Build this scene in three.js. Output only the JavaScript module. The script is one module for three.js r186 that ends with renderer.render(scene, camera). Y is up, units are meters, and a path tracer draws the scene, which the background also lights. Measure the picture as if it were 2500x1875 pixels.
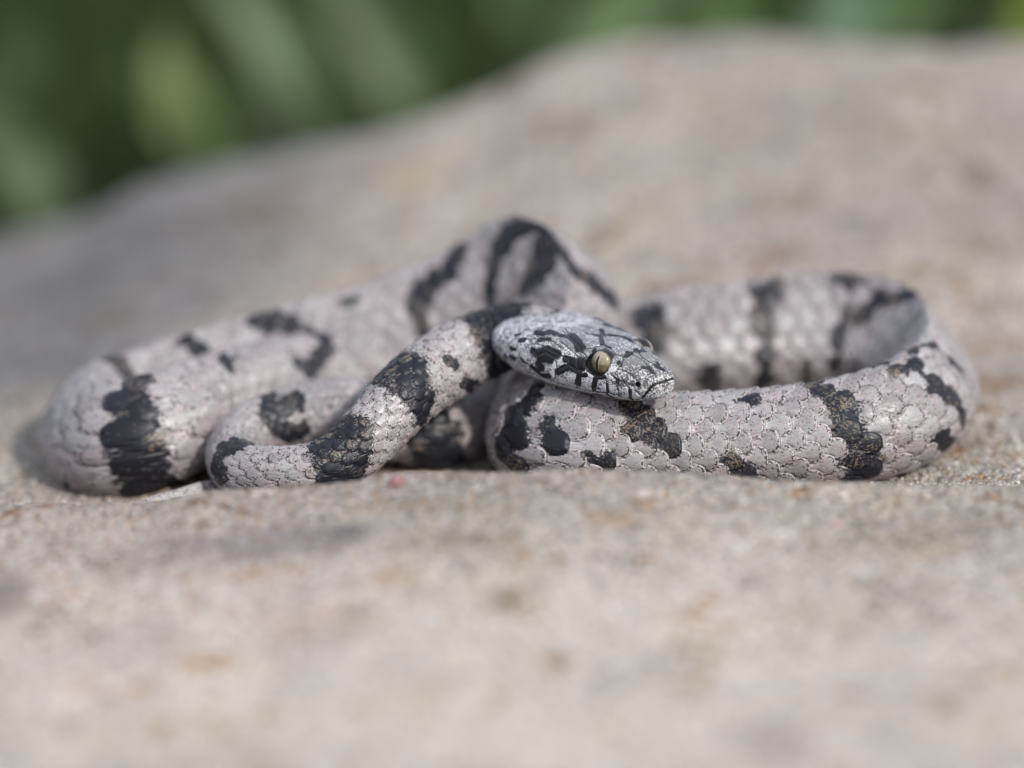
import * as THREE from 'three';
import { mergeGeometries } from 'three/addons/utils/BufferGeometryUtils.js';

// ---------------------------------------------------------------- camera, sky, sun, exposure (lengths below are millimetres times MM)
const MM = 0.001, R = Math.PI / 180;
const scene = new THREE.Scene();
const PITCH = 20 * R, FOCAL = 10440;                 // FOCAL: lens in pixels of the 2500 pixel wide frame
const FWD = new THREE.Vector3(0, -Math.sin(PITCH), -Math.cos(PITCH)), UPV = new THREE.Vector3(0, Math.cos(PITCH), -Math.sin(PITCH));
const EYE = FWD.clone().multiplyScalar(-360).addScaledVector(UPV, 9.6);
const camera = new THREE.PerspectiveCamera(2 * Math.atan(937.5 / FOCAL) / R, 4 / 3, 0.02, 400);
camera.filmGauge = 36;                                // a 150 mm macro lens on a 36 mm frame
camera.position.copy(EYE).multiplyScalar(MM);
camera.up.set(0, 1, 0);
camera.lookAt(EYE.clone().addScaledVector(FWD, 360).multiplyScalar(MM));
camera.updateProjectionMatrix();
camera.focus = 358.6 * MM;
camera.userData.fStop = 8.6;
const renderer = new THREE.WebGLRenderer({ antialias: true });
renderer.setSize(1024, 768);
renderer.toneMapping = THREE.LinearToneMapping;
renderer.toneMappingExposure = 1.38;
renderer.shadowMap.enabled = true;
renderer.shadowMap.type = THREE.PCFSoftShadowMap;

const SUN = new THREE.Vector3(0.50, 0.66, 0.56).normalize();
{ // bright hazy sky: pale blue overhead, whiter low down and round the veiled sun
  const W = 256, H = 128, d = new Float32Array(W * H * 4);
  for (let y = 0; y < H; y++) for (let x = 0; x < W; x++) {
    const el = ((y + 0.5) / H - 0.5) * Math.PI, az = ((x + 0.5) / W - 0.5) * 2 * Math.PI;
    const v = new THREE.Vector3(Math.cos(az) * Math.cos(el), Math.sin(el), Math.sin(az) * Math.cos(el));
    const up = Math.max(0, v.y), g = Math.exp(-(1 - v.dot(SUN)) / 0.12), k = (y * W + x) * 4;
    const hz = Math.pow(1 - up, 3);
    d[k] = 0.47 + 0.16 * hz + 0.7 * g; d[k + 1] = 0.54 + 0.12 * hz + 0.68 * g; d[k + 2] = 0.68 + 0.02 * hz + 0.63 * g; d[k + 3] = 1;
  }
  const sky = new THREE.DataTexture(d, W, H, THREE.RGBAFormat, THREE.FloatType);
  sky.mapping = THREE.EquirectangularReflectionMapping; sky.magFilter = THREE.LinearFilter; sky.needsUpdate = true;
  scene.background = sky; scene.environment = sky;
}
const sun = new THREE.DirectionalLight(new THREE.Color(1, 0.965, 0.91), 2.9);
sun.position.copy(SUN); sun.castShadow = true; sun.shadow.radius = 6;
sun.shadow.mapSize.set(2048, 2048);
Object.assign(sun.shadow.camera, { left: -0.2, right: 0.2, top: 0.2, bottom: -0.2, near: 0.01, far: 3 });
scene.add(sun); scene.add(sun.target);

// ---------------------------------------------------------------- helpers
const V = (x, y, z) => new THREE.Vector3(x, y, z);
const clamp = (x, a = 0, b = 1) => (x < a ? a : x > b ? b : x), sst = (a, b, x) => { const t = clamp((x - a) / (b - a)); return t * t * (3 - 2 * t); }, mix = (a, b, t) => a + (b - a) * t;
const hash = (x, y, z) => { let h = (Math.imul(x | 0, 374761393) + Math.imul(y | 0, 668265263) + Math.imul(z | 0, 1274126177)) | 0; h = Math.imul(h ^ (h >>> 13), 1274126177); h = Math.imul(h ^ (h >>> 16), 0x85ebca6b); return ((h ^ (h >>> 15)) >>> 0) / 4294967296; };
function vn(x, y, z = 0) {                            // value noise, 0 to 1
  const X = Math.floor(x), Y = Math.floor(y), Z = Math.floor(z); let a = x - X, b = y - Y, c = z - Z;
  a = a * a * (3 - 2 * a); b = b * b * (3 - 2 * b); c = c * c * (3 - 2 * c);
  return mix(mix(mix(hash(X, Y, Z), hash(X + 1, Y, Z), a), mix(hash(X, Y + 1, Z), hash(X + 1, Y + 1, Z), a), b),
    mix(mix(hash(X, Y, Z + 1), hash(X + 1, Y, Z + 1), a), mix(hash(X, Y + 1, Z + 1), hash(X + 1, Y + 1, Z + 1), a), b), c);
}
const fbm = (x, y, z = 0, n = 3) => { let s = 0, w = 0.5, t = 0; for (let i = 0; i < n; i++) { s += w * vn(x, y, z + i * 17); t += w; w *= 0.5; x = x * 2.03 + 5.1; y = y * 2.03 + 1.7; z *= 2.03; } return s / t; };
function pvn(x, y, px, py, sd) {                      // value noise that repeats after px, py cells
  const X = Math.floor(x), Y = Math.floor(y); let a = x - X, b = y - Y; a = a * a * (3 - 2 * a); b = b * b * (3 - 2 * b);
  const m = (i, n) => ((i % n) + n) % n, x0 = m(X, px), x1 = m(X + 1, px), y0 = m(Y, py), y1 = m(Y + 1, py);
  return mix(mix(hash(x0, y0, sd), hash(x1, y0, sd), a), mix(hash(x0, y1, sd), hash(x1, y1, sd), a), b);
}
let seed = 12345;
const rnd = (a = 0, b = 1) => { seed = (Math.imul(seed, 1664525) + 1013904223) | 0; return a + (b - a) * ((seed >>> 0) / 4294967296); };
const at = (px, py, depth) => EYE.clone().addScaledVector(FWD, depth).add(V((px - 1250) / FOCAL * depth, 0, 0)).addScaledVector(UPV, (937.5 - py) / FOCAL * depth);
const project = (p) => { const d = p.clone().sub(EYE), z = d.dot(FWD); return [1250 + FOCAL * d.x / z, 937.5 - FOCAL * d.dot(UPV) / z, z]; };
const table = (t) => (x) => { let i = 0; while (i < t.length - 2 && x > t[i + 1][0]) i++; const a = t[i], b = t[i + 1], k = clamp((x - a[0]) / (b[0] - a[0])); return a.slice(1).map((v, j) => mix(v, b[j + 1], k)); };
function smoothTable(t) {                             // Catmull-Rom through rows [x, values...]
  return (x) => {
    let i = 0; while (i < t.length - 2 && x > t[i + 1][0]) i++;
    const a = t[i], b = t[i + 1], p = t[Math.max(0, i - 1)], q = t[Math.min(t.length - 1, i + 2)], h = b[0] - a[0], k = clamp((x - a[0]) / h), out = [];
    for (let j = 1; j < a.length; j++) {
      const m0 = i > 0 ? (b[j] - p[j]) / (b[0] - p[0]) * h : b[j] - a[j], m1 = i < t.length - 2 ? (q[j] - a[j]) / (q[0] - a[0]) * h : b[j] - a[j];
      out.push((2 * k ** 3 - 3 * k * k + 1) * a[j] + (k ** 3 - 2 * k * k + k) * m0 + (-2 * k ** 3 + 3 * k * k) * b[j] + (k ** 3 - k * k) * m1);
    }
    return out;
  };
}
const srgb8 = (l) => Math.round(255 * clamp(l <= 0.0031308 ? 12.92 * l : 1.055 * Math.pow(l, 1 / 2.4) - 0.055));
const LUT = new Uint8Array(4097); for (let i = 0; i <= 4096; i++) LUT[i] = srgb8(i / 4096);
const enc = (l) => LUT[Math.round(clamp(l) * 4096)];
function dataTex(data, w, h, isColor, wrap) {
  const t = new THREE.DataTexture(data, w, h, THREE.RGBAFormat, THREE.UnsignedByteType);
  t.magFilter = THREE.LinearFilter; t.minFilter = THREE.LinearFilter; t.wrapS = t.wrapT = wrap ? THREE.RepeatWrapping : THREE.ClampToEdgeWrapping;
  if (isColor) t.colorSpace = THREE.SRGBColorSpace;
  t.needsUpdate = true; return t;
}
function tag(o, label, category, group, kind) { Object.assign(o.userData, label && { label }, category && { category }, group && { group }, kind && { kind }); o.castShadow = o.receiveShadow = true; return o; }
function grid(nu, nv, at3, uvAt) {                    // indexed sheet of (nu + 1) x (nv + 1) points; at3(i, j, out) in millimetres
  const n = (nu + 1) * (nv + 1), pos = new Float32Array(n * 3), uv = new Float32Array(n * 2), idx = new Uint32Array(nu * nv * 6), o = [0, 0, 0];
  let k = 0;
  for (let i = 0; i <= nu; i++) for (let j = 0; j <= nv; j++, k++) {
    at3(i, j, o); pos[k * 3] = o[0] * MM; pos[k * 3 + 1] = o[1] * MM; pos[k * 3 + 2] = o[2] * MM;
    uvAt(i, j, o); uv[k * 2] = o[0]; uv[k * 2 + 1] = o[1];
  }
  k = 0;
  for (let i = 0; i < nu; i++) for (let j = 0; j < nv; j++) {
    const a = i * (nv + 1) + j, b = a + nv + 1;
    idx[k++] = a; idx[k++] = b; idx[k++] = a + 1; idx[k++] = b; idx[k++] = b + 1; idx[k++] = a + 1;
  }
  const g = new THREE.BufferGeometry();
  g.setAttribute('position', new THREE.BufferAttribute(pos, 3)); g.setAttribute('uv', new THREE.BufferAttribute(uv, 2)); g.setIndex(new THREE.BufferAttribute(idx, 1));
  return g;
}

// ---------------------------------------------------------------- the snake: centre line
const HEAD_O = V(1.487, 10.678, -12.139), HEAD_F = V(0.7114, -0.0760, 0.6987).normalize(), HEAD_R = V(-0.6980, 0.0403, 0.7150).normalize(), HEAD_U = V(0.0824, 0.9963, 0.0244).normalize(), HEAD_K = 1.044;
// pixel, pixel, distance from the lens, radius
const LINE = [
  [1232, 830, 369.2, 2.9], [1168, 852, 368.6, 2.9], [1100, 883, 366.4, 2.95], [1042, 922, 364.8, 2.87], [983, 970, 363, 2.74], [904, 1060, 361.2, 2.52], [814, 1136, 360.2, 2.35], [745, 1156, 360.2, 2.3], [672, 1161, 360.5, 2.3], [606, 1155, 361.8, 2.25],
  [572, 1128, 364.4, 2.25], [578, 1086, 367.4, 2.35], [624, 1050, 369.4, 2.45], [684, 1030, 370.5, 2.5], [740, 1016, 371.2, 2.65], [840, 1010, 371.2, 2.9], [960, 1034, 371.2, 3.2], [1060, 1056, 372, 3.3], [1118, 1040, 375.6, 3.4], [1122, 990, 379.6, 3.5], [1060, 945, 382.6, 3.7],
  [960, 925, 383.6, 3.8], [840, 922, 382.6, 3.95], [720, 938, 380.6, 4.1], [600, 968, 377.6, 4.25], [490, 1008, 374, 4.4], [410, 1046, 370.6, 4.6], [322, 1078, 370.0, 4.9], [262, 1084, 372.6, 4.95], [236, 1056, 376.6, 4.85],
  [262, 1020, 380, 4.7], [346, 990, 381.4, 4.6], [450, 958, 382.4, 4.6], [580, 925, 383.8, 4.65], [760, 876, 385.6, 4.7], [930, 828, 386.6, 4.7], [1080, 778, 386.6, 4.7], [1218, 712, 385.4, 4.7], [1312, 670, 383, 4.7], [1364, 700, 381, 4.7],
  [1378, 760, 379.6, 4.8], [1380, 850, 377.6, 4.7], [1350, 950, 374.4, 4.6], [1318, 1030, 370.2, 4.5], [1330, 1076, 366.2, 4.5], [1400, 1092, 364.4, 4.45], [1500, 1096, 364, 4.45], [1650, 1096, 364, 4.45], [1800, 1090, 364, 4.45], [1950, 1076, 364, 4.45],
  [2090, 1052, 364.6, 4.45], [2190, 1018, 366.6, 4.5], [2252, 968, 371, 4.55], [2254, 908, 376.6, 4.6], [2214, 858, 381.4, 4.7], [2130, 832, 384.4, 4.8], [2000, 827, 385.6, 4.9], [1850, 836, 385.6, 4.9], [1700, 852, 385.4, 4.85], [1560, 872, 385.4, 4.7],
  [1430, 905, 386.4, 4.0], [1300, 940, 388.4, 3.2], [1150, 968, 388, 2.6], [980, 1015, 384, 2.1], [820, 1085, 376.4, 1.7], [690, 1155, 370.2, 1.35], [590, 1190, 367, 1.1], [500, 1202, 364.4, 0.85], [400, 1218, 362.6, 0.5], [300, 1240, 361, 0.12]];
const pts = [HEAD_O.clone().addScaledVector(HEAD_U, -0.45), ...LINE.map(([x, y, d]) => at(x, y, d))], radii = [2.75, ...LINE.map((l) => l[3])];
const curve = new THREE.CatmullRomCurve3([HEAD_O.clone().addScaledVector(HEAD_F, 3).addScaledVector(HEAD_U, -0.3), ...pts], false, 'centripetal');
const ELL = (r) => 0.7 + 0.31 * r;
const CL = { s: [], p: [], r: [], t: [], up: [], side: [], u: [] };   // samples every 0.1 mm or so
{
  const n = pts.length, M = 40, raw = [];             // raw samples of the spline from the head backwards
  for (let i = 1; i < n; i++) for (let k = 0; k < M; k++) { const q = (i + k / M) / n; raw.push([curve.getPoint(q), mix(radii[i - 1], radii[i], sst(0, 1, k / M))]); }
  raw.push([curve.getPoint(1), radii[n - 1]]);
  let s = 0, prev = raw[0][0];
  const all = raw.map(([p, r]) => { s += p.distanceTo(prev); prev = p; return { s, p, r }; });
  const N = Math.floor(s / 0.1);
  let k = 0;
  for (let i = 0; i <= N; i++) {
    const q = i * s / N; while (k < all.length - 2 && all[k + 1].s < q) k++;
    const f = clamp((q - all[k].s) / Math.max(1e-6, all[k + 1].s - all[k].s));
    CL.s.push(q); CL.p.push(all[k].p.clone().lerp(all[k + 1].p, f)); CL.r.push(mix(all[k].r, all[k + 1].r, f));
  }
  for (let pass = 0; pass < 12; pass++) { const c = CL.p.map((p) => p.clone()); for (let i = 4; i < N - 3; i++) CL.p[i].copy(c[i - 3]).add(c[i + 3]).addScaledVector(c[i], 2).multiplyScalar(0.25); }
  for (let i = 0; i <= N; i++) {
    const t = CL.p[Math.min(N, i + 3)].clone().sub(CL.p[Math.max(0, i - 3)]).normalize(); CL.t.push(t);
    const up = V(0, 1, 0).lerp(HEAD_U, 1 - sst(0, 8, CL.s[i])); up.addScaledVector(t, -up.dot(t)).normalize(); CL.up.push(up);
  }
  for (let pass = 0; pass < 60; pass++) { const c = CL.up.map((p) => p.clone()); for (let i = 6; i < N - 5; i++) { CL.up[i].copy(c[i - 6]).add(c[i + 6]).add(c[i]); CL.up[i].addScaledVector(CL.t[i], -CL.up[i].dot(CL.t[i])).normalize(); } }
  let u = 0;
  for (let i = 0; i <= N; i++) { CL.side.push(CL.up[i].clone().cross(CL.t[i])); CL.u.push(u); u += (s / N) / ELL(CL.r[i]); }   // side: the snake's right
}
const LEN = CL.s[CL.s.length - 1], uAt = (s) => { const q = clamp(s / LEN) * (CL.s.length - 1), i = Math.min(CL.s.length - 2, Math.floor(q)); return mix(CL.u[i], CL.u[i + 1], q - i) + (s < 0 ? s / 1.3 : 0); };
const ROWS = 8, TH0 = 2.42, VSTEP = TH0 / (ROWS + 0.5);
function section(th, r, keel, o) {                    // cross-section: ridged back, full flanks, flattened belly
  const c = Math.cos(th), sn = Math.sin(th), e = c > 0 ? 1 + 0.80 * keel : 1, q = Math.pow(Math.abs(c), 1 + 0.62 * keel), soft = 0.06 * keel;
  o[0] = r * sn * (c > 0 ? mix(1, Math.pow(Math.abs(sn) * (1 - soft) + soft, e - 1) , 1) : 1 - 0.05 * c) * (1 - 0.04 * keel);
  let y = c > 0 ? r * (1.03 + 0.15 * keel) * q : r * 1.03 * c;
  const b = -0.74 * r; if (y < b) y = b + (y - b) * 0.35;
  o[1] = y;
}
const keelAt = (s) => 0.10 + 0.25 * sst(85, 105, s) + 0.45 * sst(112, 126, s) - 0.62 * sst(175, 187, s) + 0.72 * sst(207, 220, s) - 0.30 * sst(247, 259, s) + 0.40 * sst(213, 224, s) * sst(247, 238, s) + 0.35 * sst(148, 157, s) * sst(176, 168, s);   // 0 round, 1 sharply ridged
// the scale that lies on top at (u, v): the one nearest the head whose outline covers the point
const SC = { i: 0, j: 0, p: 0, q: 0, d: 2, h: 0 };
function scaleAt(u, v) {
  SC.d = 2;
  if (Math.abs(v) > ROWS + 0.62) { const i = Math.floor(u + 0.3); SC.i = i; SC.j = 99; SC.p = u + 0.3 - i; SC.q = 0; SC.d = SC.p; SC.h = 0.3 * SC.p * (1 - sst(0.9, 1, SC.p)); return; }
  const j0 = Math.round(v); let best = 1e9;
  for (let j = j0 - 1; j <= j0 + 1; j++) {
    if (j > ROWS || j < -ROWS) continue;
    const off = j & 1 ? 0.5 : 0, q = (v - j) / 0.82, q2 = Math.pow(Math.abs(q), 2.9); if (q2 >= 1) continue;
    const i0 = Math.floor(u - off);
    for (let i = i0 - 1; i <= i0 + 1; i++) {
      const jit = (hash(i, j, 3) - 0.5) * 0.10, p = u - i - off - jit, d = Math.pow(Math.abs(p) / 0.605, 2.9) + q2;
      if (d < 1 && i + off < best) { best = i + off; SC.i = i; SC.j = j; SC.p = p; SC.q = v - j; SC.d = d; }
    }
  }
  if (SC.d >= 2) { SC.j = -99; SC.h = 0; return; }
  const e = 1 - Math.sqrt(SC.d);
  SC.h = (0.40 + 0.60 * sst(-0.45, 0.5, SC.p)) * sst(0, 0.14, e) * (1 - 0.25 * sst(0.2, 0.7, Math.abs(SC.q)));
}
const FRAME = { p: V(), up: V(), side: V(), t: V(), r: 0 };
function frameAt(s) {
  const q = clamp(s / LEN) * (CL.s.length - 1), i = Math.min(CL.s.length - 2, Math.floor(q)), k = q - i;
  FRAME.p.copy(CL.p[i]).lerp(CL.p[i + 1], k); FRAME.up.copy(CL.up[i]).lerp(CL.up[i + 1], k); FRAME.side.copy(CL.side[i]).lerp(CL.side[i + 1], k); FRAME.t.copy(CL.t[i]); FRAME.r = mix(CL.r[i], CL.r[i + 1], k) * mix(0.80, 1, sst(-3, 1.8, s));
  if (s < 0) FRAME.p.addScaledVector(FRAME.t, s).addScaledVector(FRAME.up, 0.06 * s);   // the neck runs on inside the back of the head
}
// weathered patches of the stone: pixel where each lies, half sizes in mm, what it multiplies the stone's colour by
const SPOTS = [[680, 1322, 10, 4, 0.66, 0.66, 0.70], [1130, 1318, 3.2, 2.4, 0.72, 0.68, 0.66], [15, 1450, 2.6, 5, 0.55, 0.55, 0.58], [1880, 1815, 5, 5, 0.76, 0.74, 0.76], [760, 1590, 5, 5, 0.90, 0.88, 0.9], [960, 1410, 2.6, 2.2, 0.82, 0.74, 0.66], [1700, 1580, 3, 3, 0.86, 0.80, 0.72],
  [2390, 430, 3.2, 3.5, 0.66, 0.62, 0.58], [2375, 585, 3.4, 2.6, 0.70, 0.66, 0.62], [1640, 715, 5, 2.0, 0.62, 0.46, 0.42], [640, 515, 5, 5, 0.78, 0.73, 0.70], [1010, 425, 6, 5, 1.16, 1.06, 0.90], [880, 430, 3.5, 4, 1.0, 0.90, 0.90], [2420, 940, 4, 3.2, 0.72, 0.60, 0.48], [2420, 745, 5, 2, 0.80, 0.76, 0.72], [150, 700, 9, 5, 0.72, 0.73, 0.74], [420, 560, 9, 5, 0.84, 0.83, 0.82], [1350, 330, 5, 2.2, 0.88, 0.84, 0.80], [1900, 620, 4, 1.8, 0.85, 0.80, 0.76], [2140, 300, 4, 2.5, 0.86, 0.82, 0.78], [1750, 240, 5, 2, 0.9, 0.86, 0.82], [880, 680, 5, 3, 1.08, 1.0, 0.88], [1500, 1265, 3, 2.5, 0.88, 0.78, 0.66], [2230, 1330, 5, 3, 0.92, 0.85, 0.76], [1000, 1225, 6, 2, 0.92, 0.86, 0.78]];

// ---------------------------------------------------------------- the rock: one uneven slab of sandstone, with a lip before the snake and a hump behind it
const lipPx = smoothTable([[-400, 1284], [0, 1266], [200, 1262], [340, 1258], [480, 1232], [640, 1222], [780, 1210], [900, 1192], [1080, 1180], [1300, 1174], [1560, 1179], [1800, 1193], [2030, 1208], [2260, 1218], [2500, 1222], [2900, 1226]]);
const crestPx = smoothTable([[-900, 900], [-300, 680], [0, 585], [180, 545], [330, 465], [520, 412], [700, 382], [900, 345], [1060, 296], [1200, 246], [1320, 180], [1450, 135], [1640, 100], [1850, 92], [2050, 112], [2300, 122], [2600, 124], [3200, 200]]);
const BASE = smoothTable([[-90, -6], [-45, -3.4], [-30, -2.9], [-15, -1.9], [0, -1.7], [15, -1.2], [30, -0.4], [45, 0.2], [90, 2]]);
const heightAt = (px, py, z) => { // height of the point that stands z before the origin and is seen at a pixel
  const k = (937.5 - py) / FOCAL; // solve (P - EYE) . UPV = k (P - EYE) . FWD for y
  const cy = UPV.y - k * FWD.y, cz = UPV.z - k * FWD.z; return EYE.y - (z - EYE.z) * cz / cy;
};
const ZL = 14, ZC = -92;                               // where the lip and the hump's crest stand
function rockBase(x, z) {
  const dl = (EYE.z - ZL) / Math.cos(PITCH) * 0.99, pl = 1250 + x / 346 * FOCAL, yl = heightAt(pl, lipPx(pl)[0], ZL);
  const pc = 1250 + x / 436 * FOCAL, yc = heightAt(pc, crestPx(pc)[0], ZC), b = BASE(x)[0];
  let y;
  if (z > ZL) { const q = z - ZL; y = yl - 1.6 * sst(0, 40, q) + (2.4 - yl) * sst(20, 110, q) * 0.35 - 0.0002 * q * q; }
  else if (z > 3) y = mix(b + 0.5, yl, 0.5 - 0.5 * Math.cos(Math.PI * sst(-0.35, 1, (z - 3) / (ZL - 3))));
  else if (z > -34) y = b + 0.5 * sst(-12, 3, z) + 0.35 * sst(-20, -34, z);
  else if (z > ZC) { const q = (-34 - z) / (-34 - ZC); y = mix(b + 0.35, yc, 0.62 * q + 0.38 * (q < 1 ? q * q * (2 - q) : 1)); }
  else { const q = ZC - z; y = yc - 0.020 * q * q - 0.05 * q; }
  return y;
}
const mound = (x, z) => 0.9 * (fbm(x * 0.045, z * 0.045, 3.3, 3) - 0.5) * 2;
const rough = (x, z) => 0.55 * (fbm(x * 0.22, z * 0.22, 8.1, 3) - 0.5) + 0.34 * (fbm(x * 0.9, z * 0.9, 1.2, 3) - 0.5) - 0.45 * sst(0.62, 0.8, fbm(x * 0.16, z * 0.30, 21, 3));
const grit = (x, z) => (z > -20 && z < 20 ? 0.16 * (vn(x * 3.1, z * 3.1, 61) - 0.5) + 0.10 * (vn(x * 5.6, z * 5.6, 62) - 0.5) - 0.30 * sst(0.70, 0.86, vn(x * 1.3, z * 1.7, 63)) : 0);
const lies = [];                                      // the belly's lower points, which the stone must not pierce
for (let i = 0; i < CL.s.length; i += 6) lies.push([CL.p[i].x, CL.p[i].y, CL.p[i].z, CL.r[i]]);
function rockY(x, z) {
  const far = sst(-40, -60, z), near = sst(12, 30, z);
  let y = rockBase(x, z) + mound(x, z) * (0.25 + 0.9 * far + 0.5 * near) * (z < ZL + 2 && z > 2 ? 0.3 : 1) + rough(x, z) * (0.8 + 0.5 * far) + grit(x, z);
  const e = Math.max(0, Math.abs(x) - 130, z - 190, -150 - z); if (e > 0) y -= 0.05 * e * e;
  if (x > -45 && x < 45 && z < 8 && z > -45) for (const [a, b, c, r] of lies) {
    const d2 = (x - a) ** 2 + (z - c) ** 2; if (d2 < r * r * 0.81) { const low = b - Math.sqrt(r * r - d2) * 0.80; if (y > low - 0.03) y = low - 0.03; }
  }
  return Math.max(y, -160);
}
function axis(parts) { const a = [parts[0][0]]; for (let k = 0; k < parts.length; k++) { const [from, to, step] = parts[k], n = Math.ceil((to - from) / step); for (let i = 1; i <= n; i++) a.push(from + (to - from) * i / n); } return a; }
const GX = axis([[-185, -120, 2.5], [-120, -50, 1], [-50, 50, 0.25], [50, 120, 1], [120, 185, 2.5]]), GZ = axis([[-200, -120, 2.5], [-120, -50, 0.6], [-50, -14, 0.32], [-14, 16, 0.16], [16, 80, 0.5], [80, 245, 2.5]]);
const TILE = 64;                                      // the grain texture repeats after this many millimetres
let rockMap, rockBump;
const rockHit = (px, py) => { const dir = at(px, py, 1).sub(EYE); let t = 250; while (t < 470) { const p = EYE.clone().addScaledVector(dir, t); if (p.y < rockBase(p.x, p.z)) return p; t += 0.25; } return EYE.clone().addScaledVector(dir, 430); };
const spots = SPOTS.map(([px, py, ...r]) => { const p = rockHit(px, py); return [p.x, p.z, ...r]; });
{
  const N = 2048, G = 190, col = new Uint8Array(N * N * 4), bmp = new Uint8Array(N * N * 4), cx = new Float32Array(G * G), cy = new Float32Array(G * G), cr = new Float32Array(G * G * 4);
  for (let j = 0; j < G; j++) for (let i = 0; i < G; i++) {
    const k = j * G + i, fx = i / G, fy = j / G; cx[k] = i + 0.1 + 0.8 * hash(i, j, 1); cy[k] = j + 0.1 + 0.8 * hash(i, j, 2);
    const rust = sst(0.69, 0.84, 0.6 * pvn(fx * 18, fy * 18, 18, 18, 5) + 0.4 * pvn(fx * 47, fy * 47, 47, 47, 6)), dark = sst(0.66, 0.8, 0.6 * pvn(fx * 14, fy * 14, 14, 14, 8) + 0.4 * pvn(fx * 40, fy * 40, 40, 40, 9));
    const h = hash(i, j, 4), t = hash(i, j, 7);
    let c = h < 0.30 ? [0.50, 0.46, 0.40] : h < 0.55 ? [0.40, 0.37, 0.33] : h < 0.72 ? [0.58, 0.555, 0.52] : h < 0.84 ? [0.44, 0.37, 0.29] : h < 0.92 ? [0.30, 0.275, 0.25] : h < 0.965 ? [0.40, 0.26, 0.15] : [0.13, 0.115, 0.10];
    if (t < rust * 0.75) c = h < 0.5 ? [0.33, 0.215, 0.125] : h < 0.8 ? [0.20, 0.12, 0.07] : [0.45, 0.33, 0.21];
    if (hash(i, j, 11) < dark * 0.5) c = c.map((v) => v * 0.55);
    const l = 0.74 + 0.5 * hash(i, j, 9); cr[k * 4] = c[0] * l; cr[k * 4 + 1] = c[1] * l; cr[k * 4 + 2] = c[2] * l; cr[k * 4 + 3] = 0.35 + 0.65 * hash(i, j, 10);
  }
  for (let y = 0; y < N; y++) for (let x = 0; x < N; x++) {
    const wx = (x + 0.5) / N * G + 0.5 * (pvn(x / N * 400, y / N * 400, 400, 400, 31) - 0.5), wy = (y + 0.5) / N * G + 0.5 * (pvn(x / N * 400, y / N * 400, 400, 400, 32) - 0.5), X = Math.floor(wx), Y = Math.floor(wy);
    let b = 9, b2 = 9, bk = 0;
    for (let j = Y - 1; j <= Y + 1; j++) for (let i = X - 1; i <= X + 1; i++) {
      const ii = (i + G) % G, jj = (j + G) % G, k = jj * G + ii, dx = cx[k] + (i - ii) - wx, dy = cy[k] + (j - jj) - wy, d = dx * dx + dy * dy;
      if (d < b) { b2 = b; b = d; bk = k; } else if (d < b2) b2 = d;
    }
    const edge = sst(0, 0.5, Math.sqrt(b2) - Math.sqrt(b)), f = pvn(x / 3, y / 3, Math.round(N / 3), Math.round(N / 3), 40), o = (y * N + x) * 4, m = 0.80 + 0.2 * edge + 0.14 * (f - 0.5);
    col[o] = enc(cr[bk * 4] * m); col[o + 1] = enc(cr[bk * 4 + 1] * m); col[o + 2] = enc(cr[bk * 4 + 2] * m); col[o + 3] = 255;
    const hh = Math.round(255 * clamp((0.25 + 0.75 * edge) * cr[bk * 4 + 3] * 0.9 + 0.1 * f)); bmp[o] = bmp[o + 1] = bmp[o + 2] = hh; bmp[o + 3] = 255;
  }
  rockMap = dataTex(col, N, N, true, true); rockBump = dataTex(bmp, N, N, false, true);
}
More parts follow.
